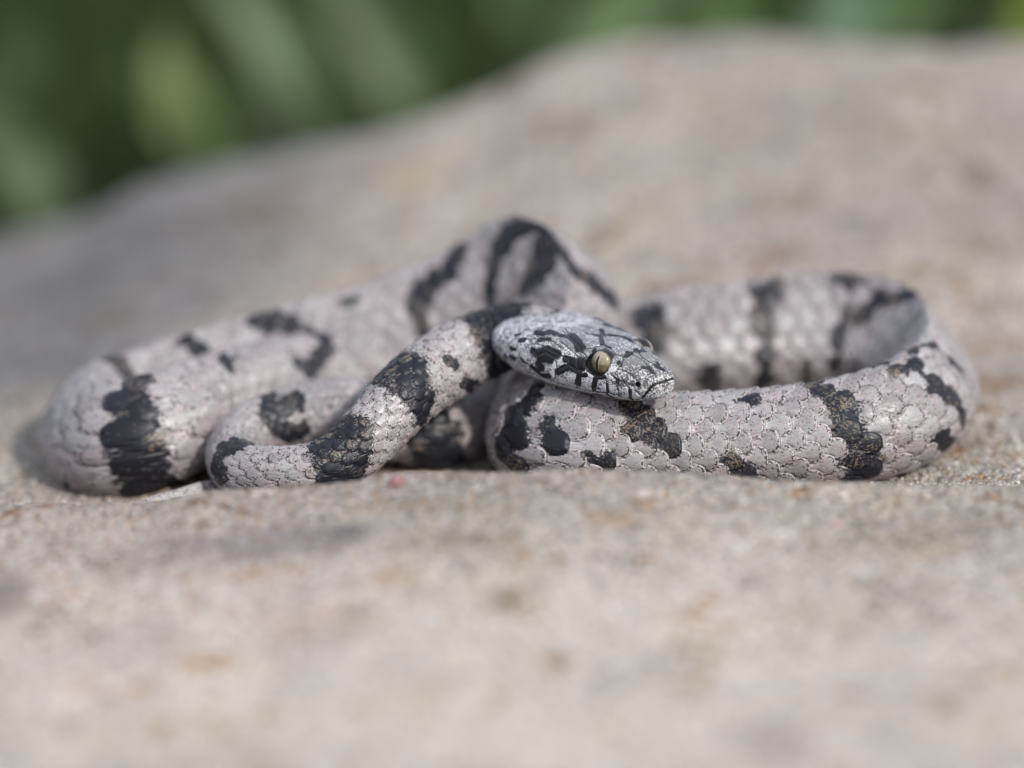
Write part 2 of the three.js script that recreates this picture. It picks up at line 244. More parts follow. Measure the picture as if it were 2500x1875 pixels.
{
  const g = grid(GX.length - 1, GZ.length - 1, (i, j, o) => { o[0] = GX[i]; o[2] = GZ[j]; o[1] = rockY(GX[i], GZ[j]); }, (i, j, o) => { o[0] = GX[i] / TILE; o[1] = -GZ[j] / TILE; });
  { const ix = g.index.array; for (let k = 0; k < ix.length; k += 3) { const a = ix[k + 1]; ix[k + 1] = ix[k + 2]; ix[k + 2] = a; } }
  const P = g.attributes.position, c = new Float32Array(P.count * 3);
  for (let k = 0; k < P.count; k++) {
    const x = P.getX(k) / MM, z = P.getZ(k) / MM, a = fbm(x * 0.07, z * 0.13, 5, 4), b = fbm(x * 0.16 + 9, z * 0.16, 12, 3), p = fbm(x * 0.035, z * 0.035, 40, 3);
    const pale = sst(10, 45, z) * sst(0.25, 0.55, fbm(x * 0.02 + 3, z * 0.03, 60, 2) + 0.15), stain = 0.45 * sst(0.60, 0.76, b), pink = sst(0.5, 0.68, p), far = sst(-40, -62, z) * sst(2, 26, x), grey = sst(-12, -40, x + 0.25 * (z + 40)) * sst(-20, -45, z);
    let m = [0.86 + 0.44 * (a - 0.5), 0.86 + 0.41 * (a - 0.5), 0.86 + 0.36 * (a - 0.5)];
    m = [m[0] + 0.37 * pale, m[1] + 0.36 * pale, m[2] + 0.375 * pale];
    m = [m[0] * (1 - 0.20 * stain), m[1] * (1 - 0.27 * stain), m[2] * (1 - 0.36 * stain)];
    m = [m[0] * (1 + 0.03 * pink), m[1] * (1 - 0.02 * pink), m[2] * (1 + 0.00 * pink)];
    m = [m[0] * (1 - 0.52 * grey), m[1] * (1 - 0.49 * grey), m[2] * (1 - 0.43 * grey)];  // shade of the left rear slope, turned from the sun, put into its colour
    for (const [sx, sz, rx, rz, mr, mg, mb] of spots) { const q = ((x - sx) / rx) ** 2 + ((z - sz) / rz) ** 2 + 1.1 * (fbm(x * 0.35, z * 0.5, 77, 2) - 0.5); if (q < 1) { const w = 1 - sst(0.15, 1, q); m = [m[0] * mix(1, mr, w), m[1] * mix(1, mg, w), m[2] * mix(1, mb, w)]; } }
    { const k = mix(1, 1.2, sst(-26, -50, z)) * mix(1, 0.80, far) * mix(1, 0.93, sst(30, 5, z)); m[0] *= 1.025 * k; m[1] *= 0.985 * k; m[2] *= 0.955 * k; }  // far: rear right painted darker to offset sunlight on that slope
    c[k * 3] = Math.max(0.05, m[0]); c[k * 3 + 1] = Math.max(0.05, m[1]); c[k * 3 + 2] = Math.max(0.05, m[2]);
  }
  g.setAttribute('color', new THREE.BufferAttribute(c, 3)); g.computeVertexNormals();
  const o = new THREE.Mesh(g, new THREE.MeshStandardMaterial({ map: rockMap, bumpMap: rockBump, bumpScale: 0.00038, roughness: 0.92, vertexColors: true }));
  o.name = 'rock'; scene.add(tag(o, 'broad grainy beige sandstone slab on which the coiled snake lies', 'rock'));
}
{ // low ground round the rock, out to the horizon
  const g = grid(60, 60, (i, j, o) => { const f = (k) => { const t = (k - 30) / 30; return Math.sign(t) * (400 * Math.abs(t) + 90000 * Math.abs(t) ** 4); }; o[0] = f(i); o[2] = f(j); o[1] = -150 + 18 * (fbm(o[0] * 0.004, o[2] * 0.004, 2, 3) - 0.5); }, (i, j, o) => { o[0] = i / 6; o[1] = j / 6; });
  { const ix = g.index.array; for (let k = 0; k < ix.length; k += 3) { const a = ix[k + 1]; ix[k + 1] = ix[k + 2]; ix[k + 2] = a; } }
  g.computeVertexNormals();
  const o = new THREE.Mesh(g, new THREE.MeshStandardMaterial({ color: new THREE.Color().setRGB(0.03, 0.042, 0.014), roughness: 1 }));
  o.name = 'ground'; scene.add(tag(o, 'dark green grassy ground far below and behind the rock', 'ground', null, 'structure'));
}

// ---------------------------------------------------------------- the snake: colours and markings
// dark markings of the body: [half thickness in mm, then pairs of distance from the head in mm and turn from the back in degrees]
const STROKES = [[3.0,2.2,0,2.2,60,1.6,100,1.5,130], [3.0,3.0,0,3.0,-80,2.5,-130], [2.2,4.5,10,5.6,70,4.8,120], [2.2,4.5,10,4.7,-120], [2.0,14.1,-40,14.3,25], [1.5,14.3,40,14.9,75], [1.1,14.9,80,15.3,104], [1.4,14.3,-50,14.3,-120], [0.45,10.5,51,10.2,61], [0.6,9.9,104,8.0,133], [2.2,22.7,10,22.7,60], [1.7,22.7,60,23.3,104], [1.4,21.3,30,21.3,45], [1.3,20.3,30,20.8,-30,21.3,-100], [0.9,32.5,-8,32.8,26,32.5,54,32.1,82], [0.7,31.3,-8,31.9,34], [0.9,32.3,-10,32.3,-90], [1.0,40.4,-50,41.9,-40,44.1,-38], [0.8,41.4,-30,42.4,40], [1,40.4,-62,42.4,-92], [0.8,43.4,-98,44.4,-86], [1.6,54.4,-60,55.3,-73,55.6,-102,56.0,-113], [1.3,54.9,-50,54.9,40], [1.0,66.9,-30,66.9,60], [0.8,67.9,90,67.9,60], [0.8,80.2,25,81.5,39,82.9,56], [0.7,84.2,45,83.5,56], [0.8,80.2,20,80.9,-50], [0.5,74.2,-2,73.8,-2], [0.7,90.6,12,91.5,30], [0.6,89.4,100,90.4,118], [1.05,99.2,5,100.2,40,100.4,70,100.6,140], [0.8,99.4,0,100.0,-70], [0.5,104.5,112,105.0,120], [1.0,114.4,5,114.6,-20,115.1,-45], [0.6,121.1,-15,122.1,-35,123.6,-60], [1.1,127.9,-8,129.1,-22], [1.1,130.1,-24,131.6,-45,132.4,-70,132.6,-95], [1.0,150.1,-20,147.9,-33,145.1,-38,143.4,-48,143.0,-70,142.8,-95], [0.75,155.6,-15,154.5,-39,153.2,-58,152.1,-76,151.6,-100], [0.6,156.9,-8,155.6,-16], [0.5,136.1,-25,137.6,-26], [1.3,158.2,-11,158.2,-28,159.1,-51], [0.9,158.8,-5,160.0,17,160.6,45,160.6,82], [0.6,160.6,31,160.9,59], [1,170.3,-30,170.3,40], [0.8,179.8,-17,179.5,-42,179.8,-67,180.1,-95], [0.75,182.0,-50,182.7,-61,182.8,-68], [1,187.2,-22,188.3,-37,189.7,-61], [0.7,187.6,-48,191.0,-65], [0.6,184.0,-74,184.9,-81,186.0,-85], [0.5,196.4,-22,198.0,-19], [0.9,195.6,-87,196.3,-96,197.4,-109], [1.1,204.0,-20,205.2,-37,205.2,-56], [1.25,205.2,-62,205.9,-79,205.9,-104,205.4,-121], [0.9,203.8,-10,203.3,40], [0.8,211.5,-104,212.1,-118], [0.65,210.5,-12,212.1,-20,212.3,-45,213.3,-68,214.4,-101], [0.6,210.5,-12,209.8,30], [0.6,213.9,-3,213.3,25,212.8,60], [0.6,214.4,-3,216.3,-23,217.3,-50], [0.35,222.4,33,222.8,15], [0.8,226.3,6,228.1,19], [0.8,228.7,25,231.1,39,233.5,50,234.7,68,235.0,98], [1.1,242.5,28,241.0,23], [0.9,241.9,36,242.2,48,242.5,81,242.8,115], [0.9,235.3,14,234.1,17], [1,247.5,92,247.9,112], [0.75,238.6,100,238.6,114], [1.2,251.8,33,252.4,59]];
const strokeIndex = []; for (let i = 0; i < LEN / 4 + 2; i++) strokeIndex.push([]);
for (const st of STROKES) { let lo = 1e9, hi = -1e9; for (let k = 1; k < st.length; k += 2) { lo = Math.min(lo, st[k]); hi = Math.max(hi, st[k]); } for (let i = Math.max(0, Math.floor((lo - st[0] - 3) / 4)); i <= Math.min(strokeIndex.length - 1, (hi + st[0] + 3) / 4); i++) strokeIndex[i].push(st); }
function segDist(x, y, ax, ay, bx, by) { const dx = bx - ax, dy = by - ay, k = clamp(((x - ax) * dx + (y - ay) * dy) / (dx * dx + dy * dy + 1e-9)); return Math.hypot(x - ax - dx * k, y - ay - dy * k); }
function darkness(s, th, r) {                         // above 0.5: dark
  const list = strokeIndex[clamp(Math.floor(s / 4), 0, strokeIndex.length - 1)]; let best = 0;
  for (const st of list) for (let k = 1; k + 1 < st.length; k += 2) {
    const l = k + 3 < st.length ? k + 2 : k, d = segDist(s, th * r, st[k], st[k + 1] * R * r, st[l], st[l + 1] * R * r), m = 1 - 0.5 * d / st[0];
    if (m > best) best = m;
  }
  return best;
}
const OUT = { r: 0, g: 0, b: 0, h: 0, gloss: 0 };
const put3 = (a, b, c) => { OUT.r = a; OUT.g = b; OUT.b = c; };
function skin(s, th, r, u) {
  const v = th / VSTEP; scaleAt(u, v);
  const j = SC.j, id = hash(SC.i, j, 13), id2 = hash(SC.i, j, 14), e = SC.d < 2 ? 1 - Math.sqrt(SC.d) : 0, x = s * 1.0, y = th * r;
  const belly = Math.abs(v) > ROWS + 0.62;
  // is this scale dark?
  const ell = ELL(r), sc = belly ? s : s - (SC.p - 0.22) * ell, tc = belly || j === -99 ? th : j * VSTEP;
  const own = darkness(s, th, r), mid = darkness(sc, tc, r), n1 = fbm(x * 2.1, y * 2.1, 3.7, 3), n2 = vn(x * 9.5, y * 9.5, 9), n3 = vn(x * 19, y * 19, 29);
  const m = (s < 165 ? 0.40 * mid + 0.60 * own : 0.52 * mid + 0.48 * own) + 0.28 * (n1 - 0.5) + 0.17 * (n2 - 0.5) + 0.10 * (n3 - 0.5);
  const dark = sst(0.47, 0.53, m);
  const fine = fbm(x * 5, y * 5, 50, 2), streak = vn(x * 2.2, y * 12, 70);
  OUT.h = 0.5; OUT.gloss = 0;
  if (belly) { const k = 0.50 + 0.14 * (fine - 0.5); put3(k * 1.02, k * 0.93, k * 0.90); }
  else if (j === -99) put3(0.10, 0.085, 0.08);
  else {
    const flank = sst(0.8, 2.2, Math.abs(th)), rim = sst(0.04, 0.07, e) * sst(0.19, 0.12, e) * sst(-0.45, 0.05, SC.p), crease = sst(0.065, 0.02, e), core = sst(0.14, 0.30, e), fresh = sst(0.05, -0.30, SC.p);
    let g = 0.258 + 0.085 * (id - 0.5) + 0.08 * (fine - 0.5) + 0.06 * (streak - 0.5) - 0.045 * sst(0.55, 0.75, n3) + 0.05 * (1 - core) + 0.05 * fresh, pk = 0.008 + 0.045 * sst(0.45, 0.75, n1) + 0.035 * (id2 - 0.4) + 0.035 * (1 - core) + 0.015 * flank;
    let c = [g * (1.0 + pk * 1.3) + 0.012, g * (1 - pk), g * (0.985 - pk * 0.6)];
    c = [mix(c[0], 0.40, rim * 0.8), mix(c[1], 0.355, rim * 0.8), mix(c[2], 0.345, rim * 0.8)];
    c = c.map((q) => mix(q, 0.04, crease * 0.92));
    // black pepper, thick behind the rim of the free edge
    const zone = sst(0.10, 0.17, e) * sst(0.42, 0.20, e) * sst(-0.1, 0.3, SC.p), pep = 0.6 * n2 + 0.4 * n3, th0 = 0.76 - (s < 45 || s > 165 ? 0.31 : 0.24) * zone - 0.10 * (id2 - 0.5);
    const dot = sst(th0, th0 + 0.04, pep + 0.14 * (n1 - 0.5));
    c = c.map((q) => mix(q, 0.018, dot * 0.95));
    put3(c[0], c[1], c[2]); OUT.h = 0.5 + 0.25 * rim - 0.12 * dot + 0.2 * (streak - 0.5) + 0.15 * (fine - 0.5);
  }
  if (dark > 0) {
    const speck = belly || j === -99 ? 0 : sst(0.61, 0.67, 0.42 * n2 + 0.25 * n3 + 0.33 * n1 + 0.22 * (id - 0.5)) * sst(0.14, 0.34, e) * sst(0.15, 0.5, id2 + 0.1 * (s > 150 ? 2 : 0));
    const k = 0.009 + 0.005 * id, warm = id > 0.4 ? [0.155, 0.122, 0.088] : [0.15, 0.14, 0.135];
    const c = [mix(k, warm[0], speck), mix(k * 1.02, warm[1], speck), mix(k * 1.45, warm[2], speck)];  // blue of the sky sheen mixed into the dark base colour
    put3(mix(OUT.r, c[0], dark), mix(OUT.g, c[1], dark), mix(OUT.b, c[2], dark)); OUT.h = mix(OUT.h, 0.45 + 0.3 * speck + 0.12 * streak, dark); OUT.gloss = dark * (1 - 0.7 * speck);
  }
}
// sections along the body: [from, to, ring spacing, texture width, height]
const RINGS_ROUND = 232;
const SHARP = [[-3, 40, 0.15, 1024, 640], [40, 100, 0.22, 1024, 512], [100, 170, 0.30, 1024, 400], [170, 227, 0.16, 1536, 800], [227, LEN, 0.30, 1536, 400]];
const bodyGeoms = [], bodyMats = [];
function skinMaterial(c, b, q, w, h) {
  return new THREE.MeshPhysicalMaterial({ map: dataTex(c, w, h, true), bumpMap: dataTex(b, w, h, false), bumpScale: 0.00005, roughnessMap: dataTex(q, w, h, false), roughness: 1, specularIntensity: 0.62 });
}
for (const [a, b, step, w, h] of SHARP) {
  const n = Math.round((b - a) / step), o2 = [0, 0], P = V();
  bodyGeoms.push(grid(n, RINGS_ROUND, (i, j, o) => {
    const s = a + (b - a) * i / n, th = -Math.PI + 2 * Math.PI * j / RINGS_ROUND; frameAt(s); const r = FRAME.r;
    scaleAt(uAt(s), th / VSTEP);
    const h0 = SC.h * (SC.j === 99 ? 0.1 : 0.082) * r * (j === 0 || j === RINGS_ROUND ? 0 : 1), wr = 0.05 * (fbm(s * 0.3, th * 2, 4, 2) - 0.5);
    section(th, r * (1 + wr * 0.5) + h0, keelAt(s), o2);
    P.copy(FRAME.p).addScaledVector(FRAME.side, o2[0]).addScaledVector(FRAME.up, o2[1]); o[0] = P.x; o[1] = P.y; o[2] = P.z;
  }, (i, j, o) => { o[0] = (0.5 + (w - 1) * i / n) / w; o[1] = (0.5 + (h - 1) * j / RINGS_ROUND) / h; }));
  const c = new Uint8Array(w * h * 4), bm = new Uint8Array(w * h * 4), q = new Uint8Array(w * h * 4);
  for (let x = 0; x < w; x++) {
    const s = a + (b - a) * x / (w - 1); frameAt(s); const r = FRAME.r, u = uAt(s);
    for (let y = 0; y < h; y++) {
      const th = -Math.PI + 2 * Math.PI * y / (h - 1), k = (y * w + x) * 4; skin(s, th, r, u);
      c[k] = enc(OUT.r); c[k + 1] = enc(OUT.g); c[k + 2] = enc(OUT.b); c[k + 3] = 255;
      bm[k] = bm[k + 1] = bm[k + 2] = Math.round(255 * clamp(OUT.h)); bm[k + 3] = 255;
      q[k] = q[k + 1] = q[k + 2] = Math.round(255 * mix(0.36, 0.42, OUT.gloss)); q[k + 3] = 255;
    }
  }
  bodyMats.push(skinMaterial(c, bm, q, w, h));
}

// ---------------------------------------------------------------- the snake: head
const HL = 15.5;
const HA0 = -1.7;                                      // the back of the jaws overlaps the neck
const headProfile = smoothTable([[-1.7, 2.2, 0.5, 2.5, 2.0], [-1.4, 2.75, 0.85, 2.65, 2.0], [-0.95, 3.35, 1.2, 2.75, 2.0], [-0.3, 3.92, 1.55, 2.8, 2.0], [0.7, 4.24, 1.86, 2.8, 2.06], [2.2, 4.40, 2.10, 2.85, 2.5], [4.4, 4.42, 2.20, 2.8, 2.95], [6.2, 4.22, 2.24, 2.7, 3.1], [8, 3.84, 2.24, 2.5, 3.1], [9.4, 3.46, 2.17, 2.35, 2.95], [10.6, 3.08, 2.02, 2.2, 2.65],
  [11.8, 2.74, 1.80, 2.05, 2.7], [12.9, 2.38, 1.52, 1.82, 2.6], [13.7, 2.12, 1.28, 1.58, 2.6], [14.4, 1.82, 1.08, 1.32, 2.5], [14.9, 1.48, 0.92, 1.08, 2.4], [15.25, 1.06, 0.70, 0.76, 2.2], [15.43, 0.58, 0.36, 0.34, 2], [15.5, 0.02, 0.1, -0.06, 2]]);
const HEADY = table([[0, 0], [6, 0.02], [10, 0.05], [13, 0.10], [15.5, 0.12]]);
function headBase(a, th, o) {                         // o: forward, right, up
  const [w, top, bot, n] = headProfile(a), c = Math.cos(th), s = Math.sin(th), e = 2 / (c > 0 ? n : Math.min(n, 2.45));
  o[0] = a; o[1] = w * Math.sign(s) * Math.pow(Math.abs(s), e);
  o[2] = HEADY(a)[0] + (c > 0 ? top : bot) * Math.sign(c) * Math.pow(Math.abs(c), e);
  const x = Math.abs(o[1]);                           // broad jaw muscles, ridge over the eye, hollow before it
  o[2] += 0.22 * Math.exp(-(((a - 10.5) / 1.3) ** 2) - ((x - 2.3) / 0.55) ** 2) * (c > 0 ? 1 : 0) - 0.10 * Math.exp(-(((a - 7) / 3) ** 2) - (x / 0.7) ** 2) * (c > 0 ? 1 : 0);
}
const EYE_A = 10.4, EYE_X = 2.16, EYE_Y = 1.16, EYE_R = 1.02;
// borders between the plates, dark patches, and the line of the mouth: [strength or half width, then pairs of distance forward in mm and turn from the crown in degrees], drawn for the right side and mirrored
const HEAD_LINES = [[1,5.08,2,6.13,2,7.19,3,8.39,2,9.09,11], [1,9.09,11,10.02,15,11.09,25,11.43,17], [1,11.13,24,11.43,15,11.43,2,11.54,5], [1,11.54,5,12.46,1,13.08,2,13.59,9,13.85,2,14.19,7,14.81,24], [1,13.59,9,13.47,20,13.47,42,13.3,60], [1,9.39,17,9.39,21,9.26,33,9.39,38], [1,11.13,25,10.86,32,10.9,43], [1,5.43,17,6.52,25,7.75,36,8.65,49], [1,8.7,50,8.7,42,9.13,37], [1,8.7,50,9.35,59], [1,8.61,65,9.39,61], [1,8.61,65,8.74,79,9,89], [1,9,89,9.73,84], [1,11.17,25,11.58,20,11.94,30,12.15,48,12.05,62], [1,11.65,79,12.15,85,12.36,88], [1,12.12,60,12.49,56,13.02,57,13.39,61,13.59,64], [1,10.51,90,10.26,106,10.06,127], [1,11.39,91,11.51,104,11.47,120], [1,12.36,88,12.39,101,12.39,124], [1,13.36,97,13.39,115,12.92,150], [1,8.96,93,8.87,109,8.61,125], [1,12.36,88,12.82,85,13.36,97], [1,13.14,88,13.73,89], [1,13.95,101,14.37,126], [1,6.81,113,6.95,99,7.24,93,8.07,85,9,89], [1,5.08,86,5.78,76,6.76,80,7.28,74,7.93,76,8.16,82], [1,6.76,80,7.09,93,6.86,101], [1,5.43,66,7.28,74], [1,4.62,53,5.73,47,6.95,57], [1,6.42,42,7.28,49,8.61,64], [1,3.46,60,4.2,67,5.38,64], [1,3.94,46,4.62,53], [1,4.51,29,5.03,36,5.08,43], [1,5.33,25,5.93,32], [1,5.28,11,6.08,18,6.42,23], [1,4.62,80,5.08,86,5.18,95], [1,3.3,55,3.94,46,5.08,43]];
const HEAD_DARK = [[0.3,4.62,80,5.03,84], [0.42,5.18,82,5.63,74], [0.5,5.43,88,5.83,81,6.32,82], [0.4,5.33,92,5.58,97], [0.38,5.83,72,6.9,74], [0.3,7.7,78,8.56,77], [0.36,8.21,82,8.65,79], [0.33,7.14,96,7.89,89,8.74,85], [0.4,8.52,88,9,88], [0.26,4.67,102,5.23,107,5.43,110], [0.24,5.48,113,6.28,108], [0.42,6.57,20,7.61,31,8.43,44], [0.34,4.77,29,5.33,29], [0.3,3.83,41,4.67,37], [0.22,2.92,70,3.35,65], [0.26,5.88,29,6.57,25], [0.25,4.72,55,5.38,46], [0.35,9,74,9.22,84], [0.22,9.22,68,9.56,77], [0.3,9.05,95,8.92,111], [0.22,9.31,92,9.69,90], [0.22,10.51,91,10.35,106,10.18,120], [0.2,10.59,90,11.24,88], [0.15,11.51,97,11.51,118], [0.15,12.36,87,12.39,90], [0.18,13.47,101,13.14,142], [0.22,11.39,6,11.54,2,11.76,17], [0.2,13.47,17,13.87,9,14.29,14], [0.2,13.65,6,13.9,10], [0.16,9.52,38,9.65,44], [0.2,11.87,43,12.12,46], [0.35,6.95,23,7.89,32], [0.2,8.25,2,9.35,15,10.06,16], [0.2,7.14,5,8.12,0], [0.3,1.54,105], [0.2,2.16,89,2.65,88], [0.18,2.21,62,2.49,57], [0.2,2.21,99,2.6,100], [0.14,3.46,95,3.73,97], [0.2,9.94,138,10.51,137], [0.24,11.28,130,11.54,145], [0.3,-1.2,75,-1.1,100,-0.8,125], [0.42,-1.6,0,-1.6,30,-1.5,60,-1.5,90,-1.4,130]];
const MOUTH = [[0.1,15.34,0,15.34,5,15.31,29,15.2,49,15.05,69,14.92,85,14.69,106,14.37,126,14.1,138,13.5,142], [0.1,13.5,142,12.92,139,12.53,134,12.36,126,11.87,123,11.47,120,10.82,124,10.06,127,9.35,128,8.56,127,7.5,125,6.4,121,5,119,3.8,118]];
const to3 = (st) => { const q = []; for (let k = 1; k < st.length; k += 2) { const o = [0, 0, 0]; headBase(clamp(st[k], HA0, HL), st[k + 1] * R, o); q.push([o[0], Math.abs(o[1]), o[2]]); } return { w: st[0], q }; };
const H_LINES = HEAD_LINES.map(to3), H_DARK = HEAD_DARK.map(to3), H_MOUTH = MOUTH.map(to3);
function near3(list, p, cut) {                        // distance to the nearest stroke
  let best = cut;
  for (const { q } of list) for (let k = 0; k + 1 < q.length; k++) {
    const a = q[k], b = q[k + 1]; if (Math.min(a[0], b[0]) - best > p[0] || Math.max(a[0], b[0]) + best < p[0]) continue;
    const dx = b[0] - a[0], dy = b[1] - a[1], dz = b[2] - a[2], t = clamp(((p[0] - a[0]) * dx + (p[1] - a[1]) * dy + (p[2] - a[2]) * dz) / (dx * dx + dy * dy + dz * dz + 1e-9));
    const d = Math.hypot(p[0] - a[0] - dx * t, p[1] - a[1] - dy * t, p[2] - a[2] - dz * t); if (d < best) best = d;
  }
  return best;
}
function dark3(p) {
  let best = 0;
  for (const { w, q } of H_DARK) for (let k = 0; k < q.length; k++) {
    const a = q[k], b = q[Math.min(k + 1, q.length - 1)]; if (Math.min(a[0], b[0]) - 2 * w > p[0] || Math.max(a[0], b[0]) + 2 * w < p[0]) continue;
    const dx = b[0] - a[0], dy = b[1] - a[1], dz = b[2] - a[2], t = clamp(((p[0] - a[0]) * dx + (p[1] - a[1]) * dy + (p[2] - a[2]) * dz) / (dx * dx + dy * dy + dz * dz + 1e-9));
    const m = 1 - 0.5 * Math.hypot(p[0] - a[0] - dx * t, p[1] - a[1] - dy * t, p[2] - a[2] - dz * t) / w; if (m > best) best = m;
  }
  return best;
}
const NOSE = [0, 0, 0]; headBase(14.03, 82 * R, NOSE);
const HF = { line: 0, mouth: 0, eye: 0, nose: 0, small: 0, disp: 0, p: [0, 0, 0], o: [0, 0, 0] };
function headFeature(a, th) {
  const o = HF.o; headBase(a, th, o); const p = HF.p; p[0] = o[0]; p[1] = Math.abs(o[1]); p[2] = o[2];
  HF.line = near3(H_LINES, p, 0.5); HF.mouth = near3(H_MOUTH, p, 0.5);
  HF.eye = Math.hypot(p[0] - EYE_A, p[2] - EYE_Y) + (p[1] < 1.6 ? 9 : 0); HF.nose = Math.hypot(p[0] - NOSE[0], p[1] - NOSE[1], p[2] - NOSE[2]);
  HF.small = Math.max(sst(6.2, 4.6, a + 0.9 * Math.cos(th) * 2 - 0.6) , sst(-1.5, -2.0, p[2]) * sst(11, 8, a));
  let d = 0.065 * sst(0.02, 0.18, HF.line) - 0.065;
  d += -0.16 * sst(0.16, 0.03, HF.mouth);
  d += -0.34 * sst(1.03, 0.8, HF.eye) + 0.06 * Math.exp(-(((HF.eye - 1.18) / 0.12) ** 2)) ;
  d += -0.30 * sst(0.24, 0.10, HF.nose) + 0.05 * Math.exp(-(((HF.nose - 0.33) / 0.09) ** 2));
  if (HF.small > 0) { scaleAt(-a / 1.15 + 40, th / VSTEP * 1.25 * (Math.abs(th) > 1.9 ? 1 : 1)); d += HF.small * (0.06 * SC.h - 0.02); } else SC.d = 2;
  HF.disp = d;
}
function headSkin(a, th) {
  headFeature(a, th);
  const p = HF.p, sx = HF.o[1] > 0 ? 0 : 37, e = SC.d < 2 ? 1 - Math.sqrt(SC.d) : 0;
  const n1 = fbm(p[0] * 1.6 + sx, p[1] * 1.6, p[2] * 1.6, 3), n2 = vn(p[0] * 12.5 + sx, p[1] * 12.5, p[2] * 12.5), n3 = vn(p[0] * 25 + sx, p[1] * 25, p[2] * 25), n4 = vn(p[0] * 4.2 + sx, p[1] * 4.2, p[2] * 4.2);
  const top = sst(0.9, 1.9, p[2]) * sst(4.6, 6.4, a), snout = sst(10.6, 12.6, a) * sst(-0.5, 0.3, p[2]), chin = sst(-0.9, -1.5, p[2]);
  let k = 0.60 - 0.16 * sst(0.6, 1.8, p[2]) + 0.10 * (n4 - 0.5);
  let c = [k * 0.985, k * 0.975, k * 1.02];
  c = c.map((q, i) => mix(q, [0.46, 0.435, 0.415][i], snout * 0.75));
  c = c.map((q, i) => mix(q, [0.46, 0.43, 0.41][i], chin * 0.8));
  // pepper of dark flecks
  const cover = 0.33 + 0.30 * top + 0.17 * snout - 0.17 * chin + 0.34 * (n1 - 0.5) + 0.07 * HF.small;
  const pep = 0.55 * n2 + 0.28 * n3 + 0.17 * n4, f = sst(0.035, -0.035, pep - (0.22 + 0.62 * cover));
  c = c.map((q, i) => mix(q, [0.034, 0.034, 0.038][i], f * (0.92 - 0.22 * top)));
  let gloss = 0.35 * f;
  if (HF.small > 0.4 && SC.d < 2) { const gap = sst(0.10, 0.03, e) * HF.small * 0.75; c = c.map((q) => mix(q, 0.07, gap)); }
  const dk = dark3(p) + 0.24 * (n1 - 0.5) + 0.20 * (n4 - 0.5) + 0.20 * (n2 - 0.5) + 0.12 * (n3 - 0.5), dm = sst(0.46, 0.53, dk);
  c = c.map((q, i) => mix(q, [0.0135, 0.0140, 0.0185][i], dm)); gloss = mix(gloss, 1, dm);
  const ln = sst(0.09, 0.035, HF.line), le = sst(0.09, 0.12, HF.line) * sst(0.20, 0.15, HF.line); c = c.map((q) => q + 0.03 * le * (1 - dm)); c = c.map((q) => mix(q, 0.03, 0.8 * ln));
  const mo = sst(0.15, 0.07, HF.mouth + 0.08 * (n2 - 0.5)); c = c.map((q) => mix(q, 0.010, mo));
  const ey = sst(1.07, 1.0, HF.eye); c = c.map((q) => mix(q, 0.006, ey));
  const no = sst(0.27, 0.20, HF.nose); c = c.map((q) => mix(q, 0.008, no));
  put3(c[0], c[1], c[2]); OUT.gloss = gloss; OUT.h = 0.5 + 0.10 * (n3 - 0.5) - 0.10 * f;
}
const headA = (i, n) => HA0 + (HL - HA0) * (1 - Math.pow(1 - i / n, 1.5));
{
  const NA = 400, NT = 440, W = 1100, H = 1000, P = V(), q = [0, 0, 0], q1 = [0, 0, 0], q2 = [0, 0, 0], na = V(), nb = V(), n = V();
  const g = grid(NA, NT, (i, j, o) => {
    const a = headA(i, NA), th = -Math.PI + 2 * Math.PI * j / NT; headFeature(a, th);
    const h = 0.02; headBase(Math.min(HL, a + h), th, q); headBase(Math.max(HA0, a - h), th, q1); na.set(q[0] - q1[0], q[1] - q1[1], q[2] - q1[2]);
    headBase(a, th + 0.01, q); headBase(a, th - 0.01, q1); nb.set(q[0] - q1[0], q[1] - q1[1], q[2] - q1[2]);
    n.crossVectors(nb, na); if (n.length() < 1e-9) n.set(1, 0, 0); n.normalize(); if (n.y * Math.sin(th) + n.z * Math.cos(th) + n.x * 0.5 < 0) n.negate();
    const w = HF.disp * sst(0, 0.35, HL - a), x = HF.o[0] + n.x * w, y = HF.o[1] + n.y * w, z = HF.o[2] + n.z * w;
    P.copy(HEAD_O).addScaledVector(HEAD_F, x * HEAD_K).addScaledVector(HEAD_R, y * HEAD_K).addScaledVector(HEAD_U, z * HEAD_K); o[0] = P.x; o[1] = P.y; o[2] = P.z;
  }, (i, j, o) => { o[0] = (0.5 + (W - 1) * i / NA) / W; o[1] = (0.5 + (H - 1) * j / NT) / H; });
  const ix = g.index.array; for (let k = 0; k < ix.length; k += 3) { const a = ix[k + 1]; ix[k + 1] = ix[k + 2]; ix[k + 2] = a; }
  const c = new Uint8Array(W * H * 4), b = new Uint8Array(W * H * 4), r = new Uint8Array(W * H * 4);
  for (let x = 0; x < W; x++) { const a = headA(x, W - 1); for (let y = 0; y < H; y++) {
    headSkin(a, -Math.PI + 2 * Math.PI * y / (H - 1)); const k = (y * W + x) * 4;
    c[k] = enc(OUT.r); c[k + 1] = enc(OUT.g); c[k + 2] = enc(OUT.b); c[k + 3] = b[k + 3] = r[k + 3] = 255;
    b[k] = b[k + 1] = b[k + 2] = Math.round(255 * clamp(OUT.h)); r[k] = r[k + 1] = r[k + 2] = Math.round(255 * mix(0.44, 0.34, OUT.gloss));
  } }
  bodyGeoms.push(g); bodyMats.push(skinMaterial(c, b, r, W, H));
}
const snake = new THREE.Group(); snake.name = 'snake';
